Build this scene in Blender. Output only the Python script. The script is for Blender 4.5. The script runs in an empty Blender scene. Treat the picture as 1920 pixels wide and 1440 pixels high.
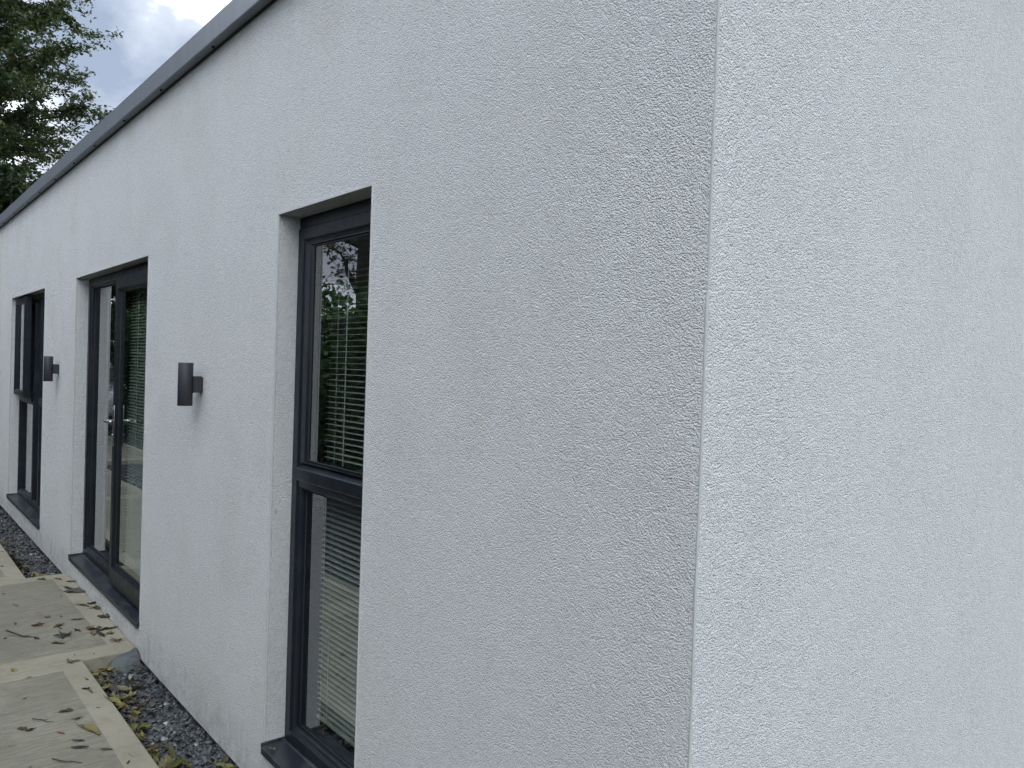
import bpy, bmesh, math, random
import numpy as np
from mathutils import Vector, Matrix, noise as mnoise

sc = bpy.context.scene
COL = sc.collection
R = math.radians

# ------------------------------------------------------------------ camera
cam = bpy.data.cameras.new('camera')
cam.sensor_fit = 'HORIZONTAL'; cam.sensor_width = 36.0
cam.lens = 36.0 * 1442.0 / 1920.0
cam.clip_start = 0.05; cam.clip_end = 500.0
camo = bpy.data.objects.new('camera', cam); COL.objects.link(camo)
YAW, PITCH, ROLL = R(-49.533), R(-1.0796), R(1.946)
_f = Vector((math.sin(YAW)*math.cos(PITCH), math.cos(YAW)*math.cos(PITCH), math.sin(PITCH)))
_r = Vector((math.cos(YAW), -math.sin(YAW), 0.0)); _u = _r.cross(_f)
_r2 = math.cos(ROLL)*_r + math.sin(ROLL)*_u; _u2 = -math.sin(ROLL)*_r + math.cos(ROLL)*_u
M = Matrix((_r2, _u2, -_f)).transposed().to_4x4(); M.translation = Vector((0.0, -1.25, 1.67))
camo.matrix_world = M
sc.camera = camo

# ------------------------------------------------------------------ sky
SUN_EL, SUN_ROT = R(48), R(118)
world = bpy.data.worlds.new('World'); sc.world = world; world.use_nodes = True
nt = world.node_tree; nt.nodes.clear(); N = nt.nodes.new; LK = nt.links.new
out = N('ShaderNodeOutputWorld'); bg = N('ShaderNodeBackground'); bg.inputs['Strength'].default_value = 0.1
sky = N('ShaderNodeTexSky'); sky.sky_type = 'NISHITA'; sky.sun_disc = False
sky.sun_elevation = SUN_EL; sky.sun_rotation = SUN_ROT; sky.air_density = 1.0; sky.dust_density = 1.5
tc = N('ShaderNodeTexCoord'); mp = N('ShaderNodeMapping'); mp.inputs['Scale'].default_value = (1, 1, 1.7)
mp.inputs['Location'].default_value = (8.1, 6.18, 0.07)
LK(tc.outputs['Generated'], mp.inputs['Vector'])
n1 = N('ShaderNodeTexNoise'); n1.inputs['Scale'].default_value = 2.9; n1.inputs['Detail'].default_value = 7
n1.inputs['Roughness'].default_value = 0.52; n1.inputs['Distortion'].default_value = 0.25
LK(mp.outputs['Vector'], n1.inputs['Vector'])
cr = N('ShaderNodeValToRGB'); e = cr.color_ramp.elements
e[0].position = 0.40; e[0].color = (1.3, 1.58, 2.1, 1)
e[1].position = 0.64; e[1].color = (11.2, 12.0, 13.4, 1)
m_ = cr.color_ramp.elements.new(0.51); m_.color = (2.5, 2.75, 3.2, 1)
LK(n1.outputs['Fac'], cr.inputs['Fac'])
n2 = N('ShaderNodeTexNoise'); n2.inputs['Scale'].default_value = 1.7; n2.inputs['Detail'].default_value = 5
LK(mp.outputs['Vector'], n2.inputs['Vector'])
cm = N('ShaderNodeMapRange'); cm.inputs['From Min'].default_value = 0.30; cm.inputs['From Max'].default_value = 0.42
LK(n2.outputs['Fac'], cm.inputs['Value'])
mx = N('ShaderNodeMix'); mx.data_type = 'RGBA'
LK(cm.outputs['Result'], mx.inputs['Factor']); LK(sky.outputs['Color'], mx.inputs['A']); LK(cr.outputs['Color'], mx.inputs['B'])
LK(mx.outputs['Result'], bg.inputs['Color']); LK(bg.outputs['Background'], out.inputs['Surface'])

# ------------------------------------------------------------------ sun behind cloud
sl = bpy.data.lights.new('sun', 'SUN'); sl.energy = 0.72; sl.angle = R(60); sl.color = (0.93, 0.97, 1.0)
so = bpy.data.objects.new('sun', sl); COL.objects.link(so); so.location = (10, -20, 25)
sd = Vector((math.sin(SUN_ROT)*math.cos(SUN_EL), math.cos(SUN_ROT)*math.cos(SUN_EL), math.sin(SUN_EL)))
so.rotation_euler = sd.to_track_quat('Z', 'Y').to_euler()

vs = sc.view_settings
sc.display_settings.display_device = 'sRGB'
vs.view_transform = 'Standard'; vs.look = 'None'; vs.gamma = 1.0; vs.use_curve_mapping = False
vs.exposure = 1.68
sc.render.engine = 'CYCLES'
sc.cycles.max_bounces = 7; sc.cycles.transparent_max_bounces = 16
sc.cycles.caustics_reflective = False; sc.cycles.caustics_refractive = False
sc.cycles.sample_clamp_indirect = 6.0
sc.cycles.use_denoising = True; sc.cycles.denoising_prefilter = 'NONE'
world.cycles.sampling_method = 'MANUAL'; world.cycles.sample_map_resolution = 1024

# ------------------------------------------------------------------ materials
class NT:
    def __init__(s, name):
        s.m = bpy.data.materials.new(name); s.m.use_nodes = True
        s.t = s.m.node_tree; s.t.nodes.clear()
        s.out = s.t.nodes.new('ShaderNodeOutputMaterial')
    def n(s, typ, props=None, **inp):
        nd = s.t.nodes.new(typ)
        for k, v in (props or {}).items(): setattr(nd, k, v)
        for k, v in inp.items():
            key = k.replace('_', ' ')
            sock = nd.inputs[key]
            if isinstance(v, bpy.types.NodeSocket): s.t.links.new(v, sock)
            else: sock.default_value = v
        return nd
    def link(s, a, b): s.t.links.new(a, b)
    def obj(s, scale=(1, 1, 1), rot=(0, 0, 0)):
        c = s.n('ShaderNodeTexCoord'); m = s.n('ShaderNodeMapping')
        m.inputs['Scale'].default_value = scale; m.inputs['Rotation'].default_value = rot
        s.link(c.outputs['Object'], m.inputs['Vector']); return m.outputs['Vector']
    def noise(s, vec, scale, detail=4, rough=.5, dist=0.):
        return s.n('ShaderNodeTexNoise', Vector=vec, Scale=scale, Detail=detail, Roughness=rough, Distortion=dist).outputs['Fac']
    def ramp(s, fac, stops):
        r = s.n('ShaderNodeValToRGB', Fac=fac); el = r.color_ramp.elements
        while len(el) < len(stops): el.new(.5)
        for q, (p, c) in zip(el, stops):
            q.position = p; q.color = (c if len(c) == 4 else tuple(c) + (1,))
        return r.outputs['Color']
    def maprange(s, v, a, b, c=0., d=1.):
        r = s.n('ShaderNodeMapRange', Value=v); r.inputs['From Min'].default_value = a; r.inputs['From Max'].default_value = b
        r.inputs['To Min'].default_value = c; r.inputs['To Max'].default_value = d; return r.outputs['Result']
    def mix(s, fac, a, b, blend='MIX'):
        x = s.n('ShaderNodeMix', {'data_type': 'RGBA', 'blend_type': blend})
        for k, v in (('Factor', fac), ('A', a), ('B', b)):
            sock = [q for q in x.inputs if q.name == k and q.enabled][0]
            if isinstance(v, bpy.types.NodeSocket): s.link(v, sock)
            else: sock.default_value = v if not isinstance(v, tuple) or len(v) == 4 else v + (1,)
        return [q for q in x.outputs if q.enabled][0]
    def math(s, op, a, b=0.):
        x = s.n('ShaderNodeMath', {'operation': op})
        for i, v in enumerate((a, b)):
            if isinstance(v, bpy.types.NodeSocket): s.link(v, x.inputs[i])
            else: x.inputs[i].default_value = v
        return x.outputs[0]
    def bump(s, h, dist, strength=1., normal=None):
        b = s.n('ShaderNodeBump', Height=h, Distance=dist, Strength=strength)
        if normal is not None: s.link(normal, b.inputs['Normal'])
        return b.outputs['Normal']
    def bsdf(s, color, rough=.6, normal=None, **kw):
        b = s.n('ShaderNodeBsdfPrincipled')
        for k, v in (('Base Color', color), ('Roughness', rough)):
            if isinstance(v, bpy.types.NodeSocket): s.link(v, b.inputs[k])
            else: b.inputs[k].default_value = v if not isinstance(v, tuple) or len(v) == 4 else v + (1,)
        if normal is not None: s.link(normal, b.inputs['Normal'])
        for k, v in kw.items():
            b.inputs[k.replace('_', ' ')].default_value = v
        s.link(b.outputs[0], s.out.inputs['Surface']); return b

def mat_render():
    s = NT('white_render'); v = s.obj()
    vor = s.n('ShaderNodeTexVoronoi', {'feature': 'SMOOTH_F1'}, Vector=v, Scale=270., Smoothness=.3, Randomness=1.).outputs['Distance']
    nz = s.noise(v, 340, 3, .65, .6)
    nw = s.noise(v, 150, 3, .55, .8)
    gr3 = s.noise(v, 34, 3, .7)
    h = s.math('ADD', s.math('MULTIPLY', s.math('SUBTRACT', 1.0, vor), .75), s.math('ADD', s.math('MULTIPLY', nz, .75), s.math('MULTIPLY', nw, .45)))
    h = s.math('ADD', h, s.math('ADD', s.math('MULTIPLY', s.noise(v, 80, 3, .75), .7), s.math('MULTIPLY', gr3, .6)))
    nrm = s.bump(h, .0092, 1.0)
    # broad weathering: faint vertical runs, mottling, green algae bloom, a few specks
    streak = s.noise(s.obj((3.2, 3.2, .35)), 1.0, 6, .65, .6)
    mott = s.noise(v, 2.3, 5, .6)
    big = s.noise(v, .8, 3, .5)
    base = s.mix(s.maprange(streak, .3, .75), (.80, .805, .80), (.835, .84, .835))
    pit = s.maprange(s.noise(v, 210, 2, .7), .53, .70)
    base = s.mix(s.math('MULTIPLY', pit, .55), base, (.38, .39, .39))
    pal = s.maprange(s.noise(v, 170, 2, .6, .3), .54, .66)
    base = s.mix(s.math('MULTIPLY', pal, .6), base, (.90, .905, .90))
    gr2 = s.noise(v, 72, 3, .75)
    base = s.mix(s.math('MULTIPLY', s.maprange(gr2, .50, .66), .30), base, (.50, .505, .50))
    base = s.mix(s.math('MULTIPLY', s.maprange(gr3, .48, .66), .22), base, (.52, .525, .52))
    base = s.mix(s.maprange(mott, .3, .7), base, s.mix(.5, base, (.85, .855, .85)))
    alg = s.math('MULTIPLY', s.maprange(s.noise(v, 2.6, 4, .55, .4), .50, .64), s.math('MULTIPLY', s.maprange(big, .38, .56), s.maprange(s.n('ShaderNodeSeparateXYZ', Vector=v).outputs['Y'], .0, .05, 1., .25)))
    base = s.mix(s.math('MULTIPLY', alg, .20), base, (.63, .655, .53))
    speck = s.maprange(s.math('ADD', s.noise(s.obj((1, 1, .6)), 58, 2, .5), s.maprange(s.n('ShaderNodeSeparateXYZ', Vector=v).outputs['Z'], .55, -.05, 0., .085)), .775, .80)
    base = s.mix(s.math('MULTIPLY', speck, .6), base, (.12, .12, .11))
    # water runs below the sills
    xyz = s.n('ShaderNodeSeparateXYZ', Vector=v).outputs
    run = s.math('MULTIPLY', s.maprange(s.noise(s.obj((9, 9, .5)), 1.0, 4, .6), .50, .68), s.math('MULTIPLY', s.maprange(xyz['Z'], .16, .13), s.maprange(xyz['Z'], -.06, .12, .35, 1.)))
    base = s.mix(s.math('MULTIPLY', run, .38), base, (.40, .43, .35))
    top = s.math('MULTIPLY', s.maprange(xyz['Z'], 2.75, 3.11), s.maprange(s.noise(s.obj((4, 4, .25)), 1.0, 5, .65), .40, .68))  # streaked greying below the roof edge: stain and soft shade put into the colour
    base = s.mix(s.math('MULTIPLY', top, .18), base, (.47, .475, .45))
    # splash dirt just above the base of the wall
    sep = s.n('ShaderNodeSeparateXYZ', Vector=v).outputs['Z']
    low = s.maprange(sep, .28, -.05)
    spl = s.math('MULTIPLY', s.math('MULTIPLY', low, low), s.maprange(s.noise(v, 11, 6, .78), .42, .64))
    base = s.mix(s.math('MULTIPLY', spl, .75), base, (.36, .37, .32))
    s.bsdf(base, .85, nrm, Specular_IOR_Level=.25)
    return s.m

def mat_smooth_white(name='white_bead', c=(.50, .51, .50), rough=.6):
    s = NT(name); v = s.obj()
    col = s.mix(s.maprange(s.noise(v, 14, 4), .35, .7), c, tuple(x*.9 for x in c))
    s.bsdf(col, rough, s.bump(s.noise(v, 120, 3), .0008, .4)); return s.m

def mat_frame(name='dark_grey_frame', c=(.0085, .0115, .0170), rough=.36):
    s = NT(name); v = s.obj()
    dust = s.maprange(s.noise(v, 6, 6, .65), .48, .75)
    col = s.mix(s.math('MULTIPLY', dust, .10), c, (.13, .135, .13))
    rg = s.maprange(s.noise(v, 22, 4), .3, .7, rough-.06, rough+.1)
    s.bsdf(col, rg, s.bump(s.noise(v, 400, 2), .0003, .3), Specular_IOR_Level=.36); return s.m

def mat_sill():
    s = NT('dark_grey_sill'); v = s.obj()
    dust = s.maprange(s.noise(s.obj((1, 2, 1)), 7, 7, .65, .9), .45, .72)
    col = s.mix(s.math('MULTIPLY', dust, .28), (.014, .018, .024), (.13, .14, .14))
    s.bsdf(col, s.maprange(dust, 0, 1, .33, .6), s.bump(s.noise(v, 300, 2), .0004, .3)); return s.m

def mat_fascia():
    s = NT('grey_metal_trim'); v = s.obj((.35, 6, 6))
    run = s.noise(s.obj((14, 1, .6)), 1.0, 5, .6)
    col = s.mix(s.maprange(run, .35, .7), (.150, .166, .190), (.180, .198, .222))
    col = s.mix(s.math('MULTIPLY', s.maprange(s.noise(s.obj(), 3, 6, .7), .55, .75), .15), col, (.26, .26, .25))
    s.bsdf(col, .36, Specular_IOR_Level=.45); return s.m

def mat_glass():
    s = NT('window_glass')
    f1 = s.n('ShaderNodeFresnel', IOR=1.52).outputs[0]     # sealed double unit: four surfaces seen from the front
    bk = s.n('ShaderNodeNewGeometry').outputs['Backfacing']
    f4 = s.math('DIVIDE', s.math('MULTIPLY', f1, 2.8), s.math('ADD', 1., s.math('MULTIPLY', f1, 1.8)))
    fr = s.math('MULTIPLY', f4, s.math('SUBTRACT', 1., bk))
    tr = s.n('ShaderNodeBsdfTransparent', Color=(.80, .835, .82, 1))
    gl = s.n('ShaderNodeBsdfGlossy', Color=(.96, .98, 1, 1), Roughness=.0)
    v = s.obj(); nb = s.bump(s.noise(v, 1.1, 2), .0016, .3); s.link(nb, gl.inputs['Normal'])
    mixs = s.n('ShaderNodeMixShader'); s.link(fr, mixs.inputs[0]); s.link(tr.outputs[0], mixs.inputs[1]); s.link(gl.outputs[0], mixs.inputs[2])
    s.link(mixs.outputs[0], s.out.inputs['Surface']); return s.m

def mat_plain(name, c, rough=.5, metallic=0., grain=60, var=.25, bump=.0006):
    s = NT(name); v = s.obj()
    col = s.mix(s.maprange(s.noise(v, grain*.2, 5, .6), .35, .7), c, tuple(max(0, x*(1-var)) for x in c))
    s.bsdf(col, rough, s.bump(s.noise(v, grain, 3), bump, .5), Metallic=metallic); return s.m

def mat_concrete(name, brushed, a, b, c):
    s = NT(name); v = s.obj()
    m1 = s.noise(v, 2.2, 6, .62); m2 = s.noise(v, 13, 5, .65)
    col = s.ramp(m1, [(.32, a), (.52, b), (.72, c)])
    col = s.mix(s.math('MULTIPLY', s.maprange(m2, .5, .72), .35), col, (.115, .108, .085))
    g = s.noise(v, 420, 3, .6)
    col = s.mix(s.math('MULTIPLY', s.maprange(g, .55, .8), .35), col, (.09, .087, .075))
    stain = s.maprange(s.noise(v, 4.2, 3, .5, .8), .66, .76)
    col = s.mix(s.math('MULTIPLY', stain, .35), col, (.15, .105, .08))
    if brushed:
        bl = s.noise(s.obj((95, 7, 30), (0, 0, R(4))), 1.0, 5, .62, .35)
        bl2 = s.noise(s.obj((230, 11, 30), (0, 0, R(-3))), 1.0, 3, .6, .2)
        h = s.math('ADD', bl, s.math('MULTIPLY', bl2, .5))
        col = s.mix(s.math('MULTIPLY', s.maprange(h, .86, .62), .60), col, (.12, .114, .088))  # brush grooves darkened in the colour, standing in for their shade
        nrm = s.bump(h, .006, .9)
    else:
        nrm = s.bump(s.math('ADD', s.noise(v, 55, 5, .6), s.math('MULTIPLY', g, .35)), .0022, .7)
    s.bsdf(col, .86, nrm, Specular_IOR_Level=.3); return s.m

def mat_island(name, stops, rough=.6, grain=90, bump=.002, trans=0.):
    """colour picked per loose piece (chip, leaf) of a joined mesh"""
    s = NT(name); g = s.n('ShaderNodeNewGeometry'); v = s.obj()
    col = s.ramp(g.outputs['Random Per Island'], stops)
    col = s.mix(s.maprange(s.noise(v, grain, 4, .6), .3, .75), col, s.mix(.55, col, (.02, .022, .025)))
    b = s.bsdf(col, rough, s.bump(s.noise(v, grain*2, 3), bump, .6))
    if trans > 0:
        t = s.n('ShaderNodeBsdfTranslucent'); s.link(s.mix(1., col, (1.25, 1.4, .6), 'MULTIPLY'), t.inputs['Color'])
        mx = s.n('ShaderNodeMixShader'); mx.inputs[0].default_value = trans
        s.link(b.outputs[0], mx.inputs[1]); s.link(t.outputs[0], mx.inputs[2]); s.link(mx.outputs[0], s.out.inputs['Surface'])
    return s.m

def mat_leaf(name, a, b, vein):
    s = NT(name); c = s.n('ShaderNodeTexCoord').outputs['Object']
    oi = s.n('ShaderNodeObjectInfo').outputs['Random']
    off = s.n('ShaderNodeVectorMath', {'operation': 'ADD'}); s.link(c, off.inputs[0])
    cmb = s.n('ShaderNodeCombineXYZ', X=s.math('MULTIPLY', oi, 37.), Y=s.math('MULTIPLY', oi, 11.)); s.link(cmb.outputs[0], off.inputs[1])
    nz = s.noise(off.outputs[0], 3.5, 5, .65, .5)
    col = s.mix(s.maprange(nz, .36, .64), a, b)
    col = s.mix(s.math('MULTIPLY', s.maprange(s.noise(off.outputs[0], 14, 3), .58, .7), .6), col, vein)
    y = s.n('ShaderNodeSeparateXYZ', Vector=c).outputs['Y']
    mid = s.maprange(s.math('ABSOLUTE', y), .0, .035, 1., 0.)
    col = s.mix(s.math('MULTIPLY', mid, .5), col, vein)
    hs = s.n('ShaderNodeHueSaturation', Color=col, Value=s.maprange(oi, 0, 1, .75, 1.2)).outputs[0]
    s.bsdf(hs, .62, s.bump(s.noise(c, 18, 3), .03, .5)); return s.m

MR = mat_render(); MBEAD = mat_smooth_white(); MCB = mat_smooth_white('corner_bead', (.43, .445, .43), .8); MF = mat_frame(); MS = mat_sill(); MFA = mat_fascia(); MG = mat_glass()
MBLK = mat_plain('black_gasket', (.008, .008, .009), .6)
MPLINTH = mat_plain('dark_plinth', (.03, .03, .032), .9, 0, 40, .4, .003)
MINT = mat_plain('interior_white_paint', (.72, .72, .69), .7, 0, 30, .06)
MFLOOR = mat_plain('interior_floor', (.16, .14, .12), .5, 0, 20, .3)
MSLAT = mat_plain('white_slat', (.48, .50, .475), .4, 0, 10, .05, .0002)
MCORD = mat_plain('white_cord', (.7, .7, .67), .7, 0, 200, .1)
MCHROME = mat_plain('chrome', (.42, .43, .45), .28, 1., 40, .1, .0001)
MLAMP = mat_plain('dark_grey_lamp', (.020, .022, .026), .58, 0, 60, .12, .0003)
MLENS = mat_plain('lamp_lens', (.55, .55, .53), .25, 0, 60, .1)
MROOF = mat_plain('roof_membrane', (.11, .115, .12), .7, 0, 8, .3)
MCONC = mat_concrete('brushed_concrete', True, (.190, .179, .136), (.235, .222, .170), (.275, .259, .200))
MCONB = mat_concrete('trowelled_concrete', False, (.232, .213, .160), (.268, .247, .188), (.302, .279, .215))
MSOIL = mat_plain('dark_gravel_bed', (.030, .032, .036), .9, 0, 60, .5, .012)
MGRD = mat_plain('grass_ground', (.05, .075, .03), .95, 0, 30, .5, .02)
MCHIP = mat_island('slate_chip', [(0, (0.025, 0.028, 0.032)), (.35, (0.045, 0.049, 0.055)), (.62, (0.072, 0.078, 0.084)), (.80, (0.111, 0.119, 0.122)),
                                  (.93, (0.074, 0.061, 0.046)), (.965, (0.197, 0.205, 0.198)), (1, (0.410, 0.418, 0.389))], .55, 70, .0015)  # the few near-white chips are glints put into the colour
MROCK = mat_plain('slate_rock', (.082, .093, .094), .7, 0, 25, .45, .012)
MBARK = mat_plain('bark', (.055, .050, .042), .9, 0, 18, .5, .02)
MTL = mat_island('tree_leaf', [(0, (0.048, 0.074, 0.038)), (.5, (0.072, 0.106, 0.048)), (.85, (0.104, 0.131, 0.051)), (.97, (0.192, 0.184, 0.056)), (1, (0.256, 0.160, 0.056))], .55, 30, .002, .25)
MDL = mat_island('evergreen_leaf', [(0, (0.029, 0.056, 0.026)), (.6, (0.048, 0.088, 0.035)), (.93, (0.080, 0.120, 0.045)), (1, (0.208, 0.176, 0.048))], .5, 30, .002, .15)
MHL = mat_island('hedge_leaf', [(0, (0.041, 0.100, 0.026)), (.5, (0.076, 0.163, 0.037)), (.9, (0.116, 0.233, 0.059)), (1, (0.152, 0.222, 0.070))], .5, 30, .002, .25)
MAL = mat_island('autumn_leaf', [(0, (.05, .055, .025)), (.5, (.085, .075, .028)), (.8, (.14, .09, .03)), (1, (.17, .13, .04))], .6, 30, .002, .3)
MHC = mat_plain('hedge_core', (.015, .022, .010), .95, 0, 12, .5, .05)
MCAR = mat_plain('white_car_paint', (.80, .81, .82), .25, 0, 8, .05, .0002)
MCARG = mat_plain('car_window', (.012, .014, .016), .05, 0, 8, .1, .0001)
MTYRE = mat_plain('tyre', (.015, .015, .016), .8)
MRIM = mat_plain('alloy_rim', (.35, .36, .37), .3, .8)
MLITE = mat_plain('car_lamp', (.5, .05, .04), .2)
LEAFM = {
 'green':  mat_leaf('leaf_green', (0.058, 0.068, 0.022), (0.085, 0.085, 0.031), (0.136, 0.129, 0.054)),
 'pale':   mat_leaf('leaf_pale_green', (0.136, 0.150, 0.075), (0.197, 0.197, 0.116), (0.224, 0.224, 0.136)),
 'yellow': mat_leaf('leaf_yellow', (0.177, 0.150, 0.041), (0.231, 0.197, 0.068), (0.109, 0.068, 0.027)),
 'lime':   mat_leaf('leaf_yellow_green', (0.129, 0.129, 0.034), (0.177, 0.163, 0.054), (0.082, 0.068, 0.027)),
 'tan':    mat_leaf('leaf_tan', (0.136, 0.099, 0.058), (0.184, 0.136, 0.088), (0.068, 0.048, 0.027)),
 'brown':  mat_leaf('leaf_brown', (0.058, 0.037, 0.020), (0.088, 0.058, 0.031), (0.034, 0.022, 0.014)),
 'red':    mat_leaf('leaf_rust_red', (0.150, 0.051, 0.027), (0.204, 0.088, 0.051), (0.075, 0.027, 0.017)),
 'dark':   mat_leaf('leaf_dark', (0.015, 0.014, 0.012), (0.031, 0.029, 0.023), (0.041, 0.037, 0.031)),
 'grey':   mat_leaf('leaf_grey', (0.058, 0.056, 0.042), (0.085, 0.082, 0.061), (0.041, 0.037, 0.031)),
}

# ------------------------------------------------------------------ helpers
def link(o, parent=None):
    COL.objects.link(o)
    if parent is not None: o.parent = parent
    return o
def mesh_obj(name, verts, faces, mats, parent=None, smooth=False, midx=None):
    me = bpy.data.meshes.new(name); me.from_pydata([tuple(v) for v in verts], [], faces); me.update()
    for m in (mats if isinstance(mats, (list, tuple)) else [mats]): me.materials.append(m)
    if midx is not None: me.polygons.foreach_set('material_index', midx)
    if smooth: me.polygons.foreach_set('use_smooth', [True]*len(me.polygons))
    return link(bpy.data.objects.new(name, me), parent)
def bm_obj(name, bm, mat, parent=None, smooth=False):
    me = bpy.data.meshes.new(name); bmesh.ops.recalc_face_normals(bm, faces=bm.faces[:]); bm.to_mesh(me); bm.free()
    for m in (mat if isinstance(mat, (list, tuple)) else [mat]): me.materials.append(m)
    if smooth: me.polygons.foreach_set('use_smooth', [True]*len(me.polygons))
    return link(bpy.data.objects.new(name, me), parent)
def tag(o, label=None, cat=None, group=None, kind=None):
    if label: o['label'] = label
    if cat: o['category'] = cat
    if group: o['group'] = group
    if kind: o['kind'] = kind
    return o
def empty(name, loc=(0, 0, 0), rz=0.):
    o = bpy.data.objects.new(name, None); COL.objects.link(o); o.location = loc; o.rotation_euler = (0, 0, rz)
    o.empty_display_size = .1; return o
def bbox(bm, x0, x1, y0, y1, z0, z1, bev=0., seg=2):
    r = bmesh.ops.create_cube(bm, size=1.0); vs_ = r['verts']
    for v in vs_:
        v.co = Vector((x0+(v.co.x+.5)*(x1-x0), y0+(v.co.y+.5)*(y1-y0), z0+(v.co.z+.5)*(z1-z0)))
    if bev > 0:
        ed = {e_ for v in vs_ for e_ in v.link_edges}
        bmesh.ops.bevel(bm, geom=list(ed), offset=bev, segments=seg, affect='EDGES', profile=.5)
def box(name, x0, x1, y0, y1, z0, z1, mat, parent=None, bev=0.):
    bm = bmesh.new(); bbox(bm, x0, x1, y0, y1, z0, z1, bev); return bm_obj(name, bm, mat, parent)
def ring_geo(x0, x1, z0, z1, prof, closed=True, kb=1., kt=1.):
    """mitred frame: prof = [(inset, y), ...] swept round the rectangle"""
    V, F = [], []
    for t, y in prof:
        V += [(x0+t, y, z0+t*kb), (x1-t, y, z0+t*kb), (x1-t, y, z1-t*kt), (x0+t, y, z1-t*kt)]
    n = len(prof)
    for i in range(n if closed else n-1):
        a, b = i*4, ((i+1) % n)*4
        for k in range(4):
            F.append((a+k, a+(k+1) % 4, b+(k+1) % 4, b+k))
    return V, F
def ring(name, x0, x1, z0, z1, prof, mat, parent=None, kb=1., kt=1.):
    V, F = ring_geo(x0, x1, z0, z1, prof, True, kb, kt)
    bm = bmesh.new(); vv = [bm.verts.new(v) for v in V]
    for f in F: bm.faces.new([vv[i] for i in f])
    return bm_obj(name, bm, mat, parent)
def prism(name, poly, axis, a, b, mat, parent=None):
    """polygon (p,q) extruded along axis: 'x' -> (y,z), 'z' -> (x,y), 'y' -> (x,z)"""
    def P(p, q, t): return {'x': (t, p, q), 'z': (p, q, t), 'y': (p, t, q)}[axis]
    n = len(poly); V = [P(p, q, a) for p, q in poly]+[P(p, q, b) for p, q in poly]
    F = [tuple(range(n)), tuple(range(2*n-1, n-1, -1))]+[(i, (i+1) % n, n+(i+1) % n, n+i) for i in range(n)]
    bm = bmesh.new(); vv = [bm.verts.new(v) for v in V]
    for f in F: bm.faces.new([vv[i] for i in f])
    return bm_obj(name, bm, mat, parent)
def cyl(bm, p0, p1, r0, r1=None, seg=16, caps=True):
    r1 = r0 if r1 is None else r1
    p0, p1 = Vector(p0), Vector(p1); d = (p1-p0)
    q = d.to_track_quat('Z', 'Y'); mt = Matrix.Translation((p0+p1)/2) @ q.to_matrix().to_4x4()
    bmesh.ops.create_cone(bm, cap_ends=caps, segments=seg, radius1=r0, radius2=r1, depth=d.length, matrix=mt)
def tube(bm, pts, rad, seg=6):
    for i in range(len(pts)-1):
        cyl(bm, pts[i], pts[i+1], rad if not isinstance(rad, (list, tuple)) else rad[i], None if not isinstance(rad, (list, tuple)) else rad[i+1], seg, True)

# ------------------------------------------------------------------ measures
XC = -.8925                    # outer corner of the building
HEAD, SILL, BASE, EAVE = 2.245, .152, -.044, 3.107
XL = -13.0; TH = .225; YB = 9.0
W1 = (-2.906, -2.188); DR = (-6.548, -4.672); W3 = (-9.702, -7.813)
GY = .119                      # outer glass plane

# ------------------------------------------------------------------ ground, path, gravel
g = mesh_obj('ground', [(-150, -150, -.30), (150, -150, -.30), (150, 150, -.30), (-150, 150, -.30)], [(0, 1, 2, 3)], MGRD); tag(g, kind='structure')

def gravel_sheet(name, x0, x1, y0, y1, z, nx, ny, seed):
    rs = np.random.RandomState(seed); V = []
    for j in range(ny+1):
        for i in range(nx+1):
            V.append((x0+(x1-x0)*i/nx, y0+(y1-y0)*j/ny, z+rs.uniform(-.012, .012)))
    F = [(j*(nx+1)+i, j*(nx+1)+i+1, (j+1)*(nx+1)+i+1, (j+1)*(nx+1)+i) for j in range(ny) for i in range(nx)]
    return tag(mesh_obj(name, V, F, MSOIL), kind='structure')
gravel_sheet('gravel_bed', XL-3, 2.5, -.32, .05, -.115, 300, 10, 1)
gravel_sheet('gravel_bed', XL-12, 4, -3.4, -1.36, -.06, 200, 30, 2)

path = empty('path'); tag(path, kind='structure')
SLABS = []
def slab(x0, x1, y0, y1, bx0, bx1, by0, by1):
    """trowelled margin round a brushed field set 2 mm lower"""
    bm = bmesh.new(); zt, zb, d = 0.0, -.14, .0022
    bv = .007
    O = [(x0, y0), (x1, y0), (x1, y1), (x0, y1)]
    def rect(t, z): return [bm.verts.new((x+sx*t, y+sy*t, z)) for (x, y), (sx, sy) in zip(O, ((1, 1), (-1, 1), (-1, -1), (1, -1)))]
    L = [rect(0, zb), rect(0, zt-bv), rect(bv*.3, zt-bv*.3), rect(bv, zt)]
    I = [(x0+bx0, y0+by0), (x1-bx1, y0+by0), (x1-bx1, y1-by1), (x0+bx0, y1-by1)]
    L.append([bm.verts.new((x, y, zt)) for x, y in I])
    e2 = .004
    L.append([bm.verts.new((x+sx*e2, y+sy*e2, zt-d)) for (x, y), (sx, sy) in zip(I, ((1, 1), (-1, 1), (-1, -1), (1, -1)))])
    for a, b in zip(L[:-1], L[1:]):
        for k in range(4): bm.faces.new((a[k], a[(k+1) % 4], b[(k+1) % 4], b[k])).material_index = 1
    f = bm.faces.new(L[-1]); f.material_index = 0
    return bm_obj('slab', bm, [MCONC, MCONB], path)
YP = -.286; YF = -1.36
slab(-4.668, -.9, YF, YP, .088, .12, .11, .108)
slab(-.892, 2.4, YF, YP, .12, .12, .11, .108)
slab(-6.630, -4.678, YF, -.004, .118, .165, .11, .112)
slab(-9.9, -6.640, YF, -.270, .12, .10, .11, .108)
slab(-13.4, -9.908, YF, -.270, .12, .12, .11, .108)
slab(-24., -13.408, YF-1.2, -.270, .12, .12, .11, .108)

# ------------------------------------------------------------------ building
B = empty('building', (0, 0, 0))
tag(B, 'white rendered single storey building with dark grey windows and metal roof edge', 'building')

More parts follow.
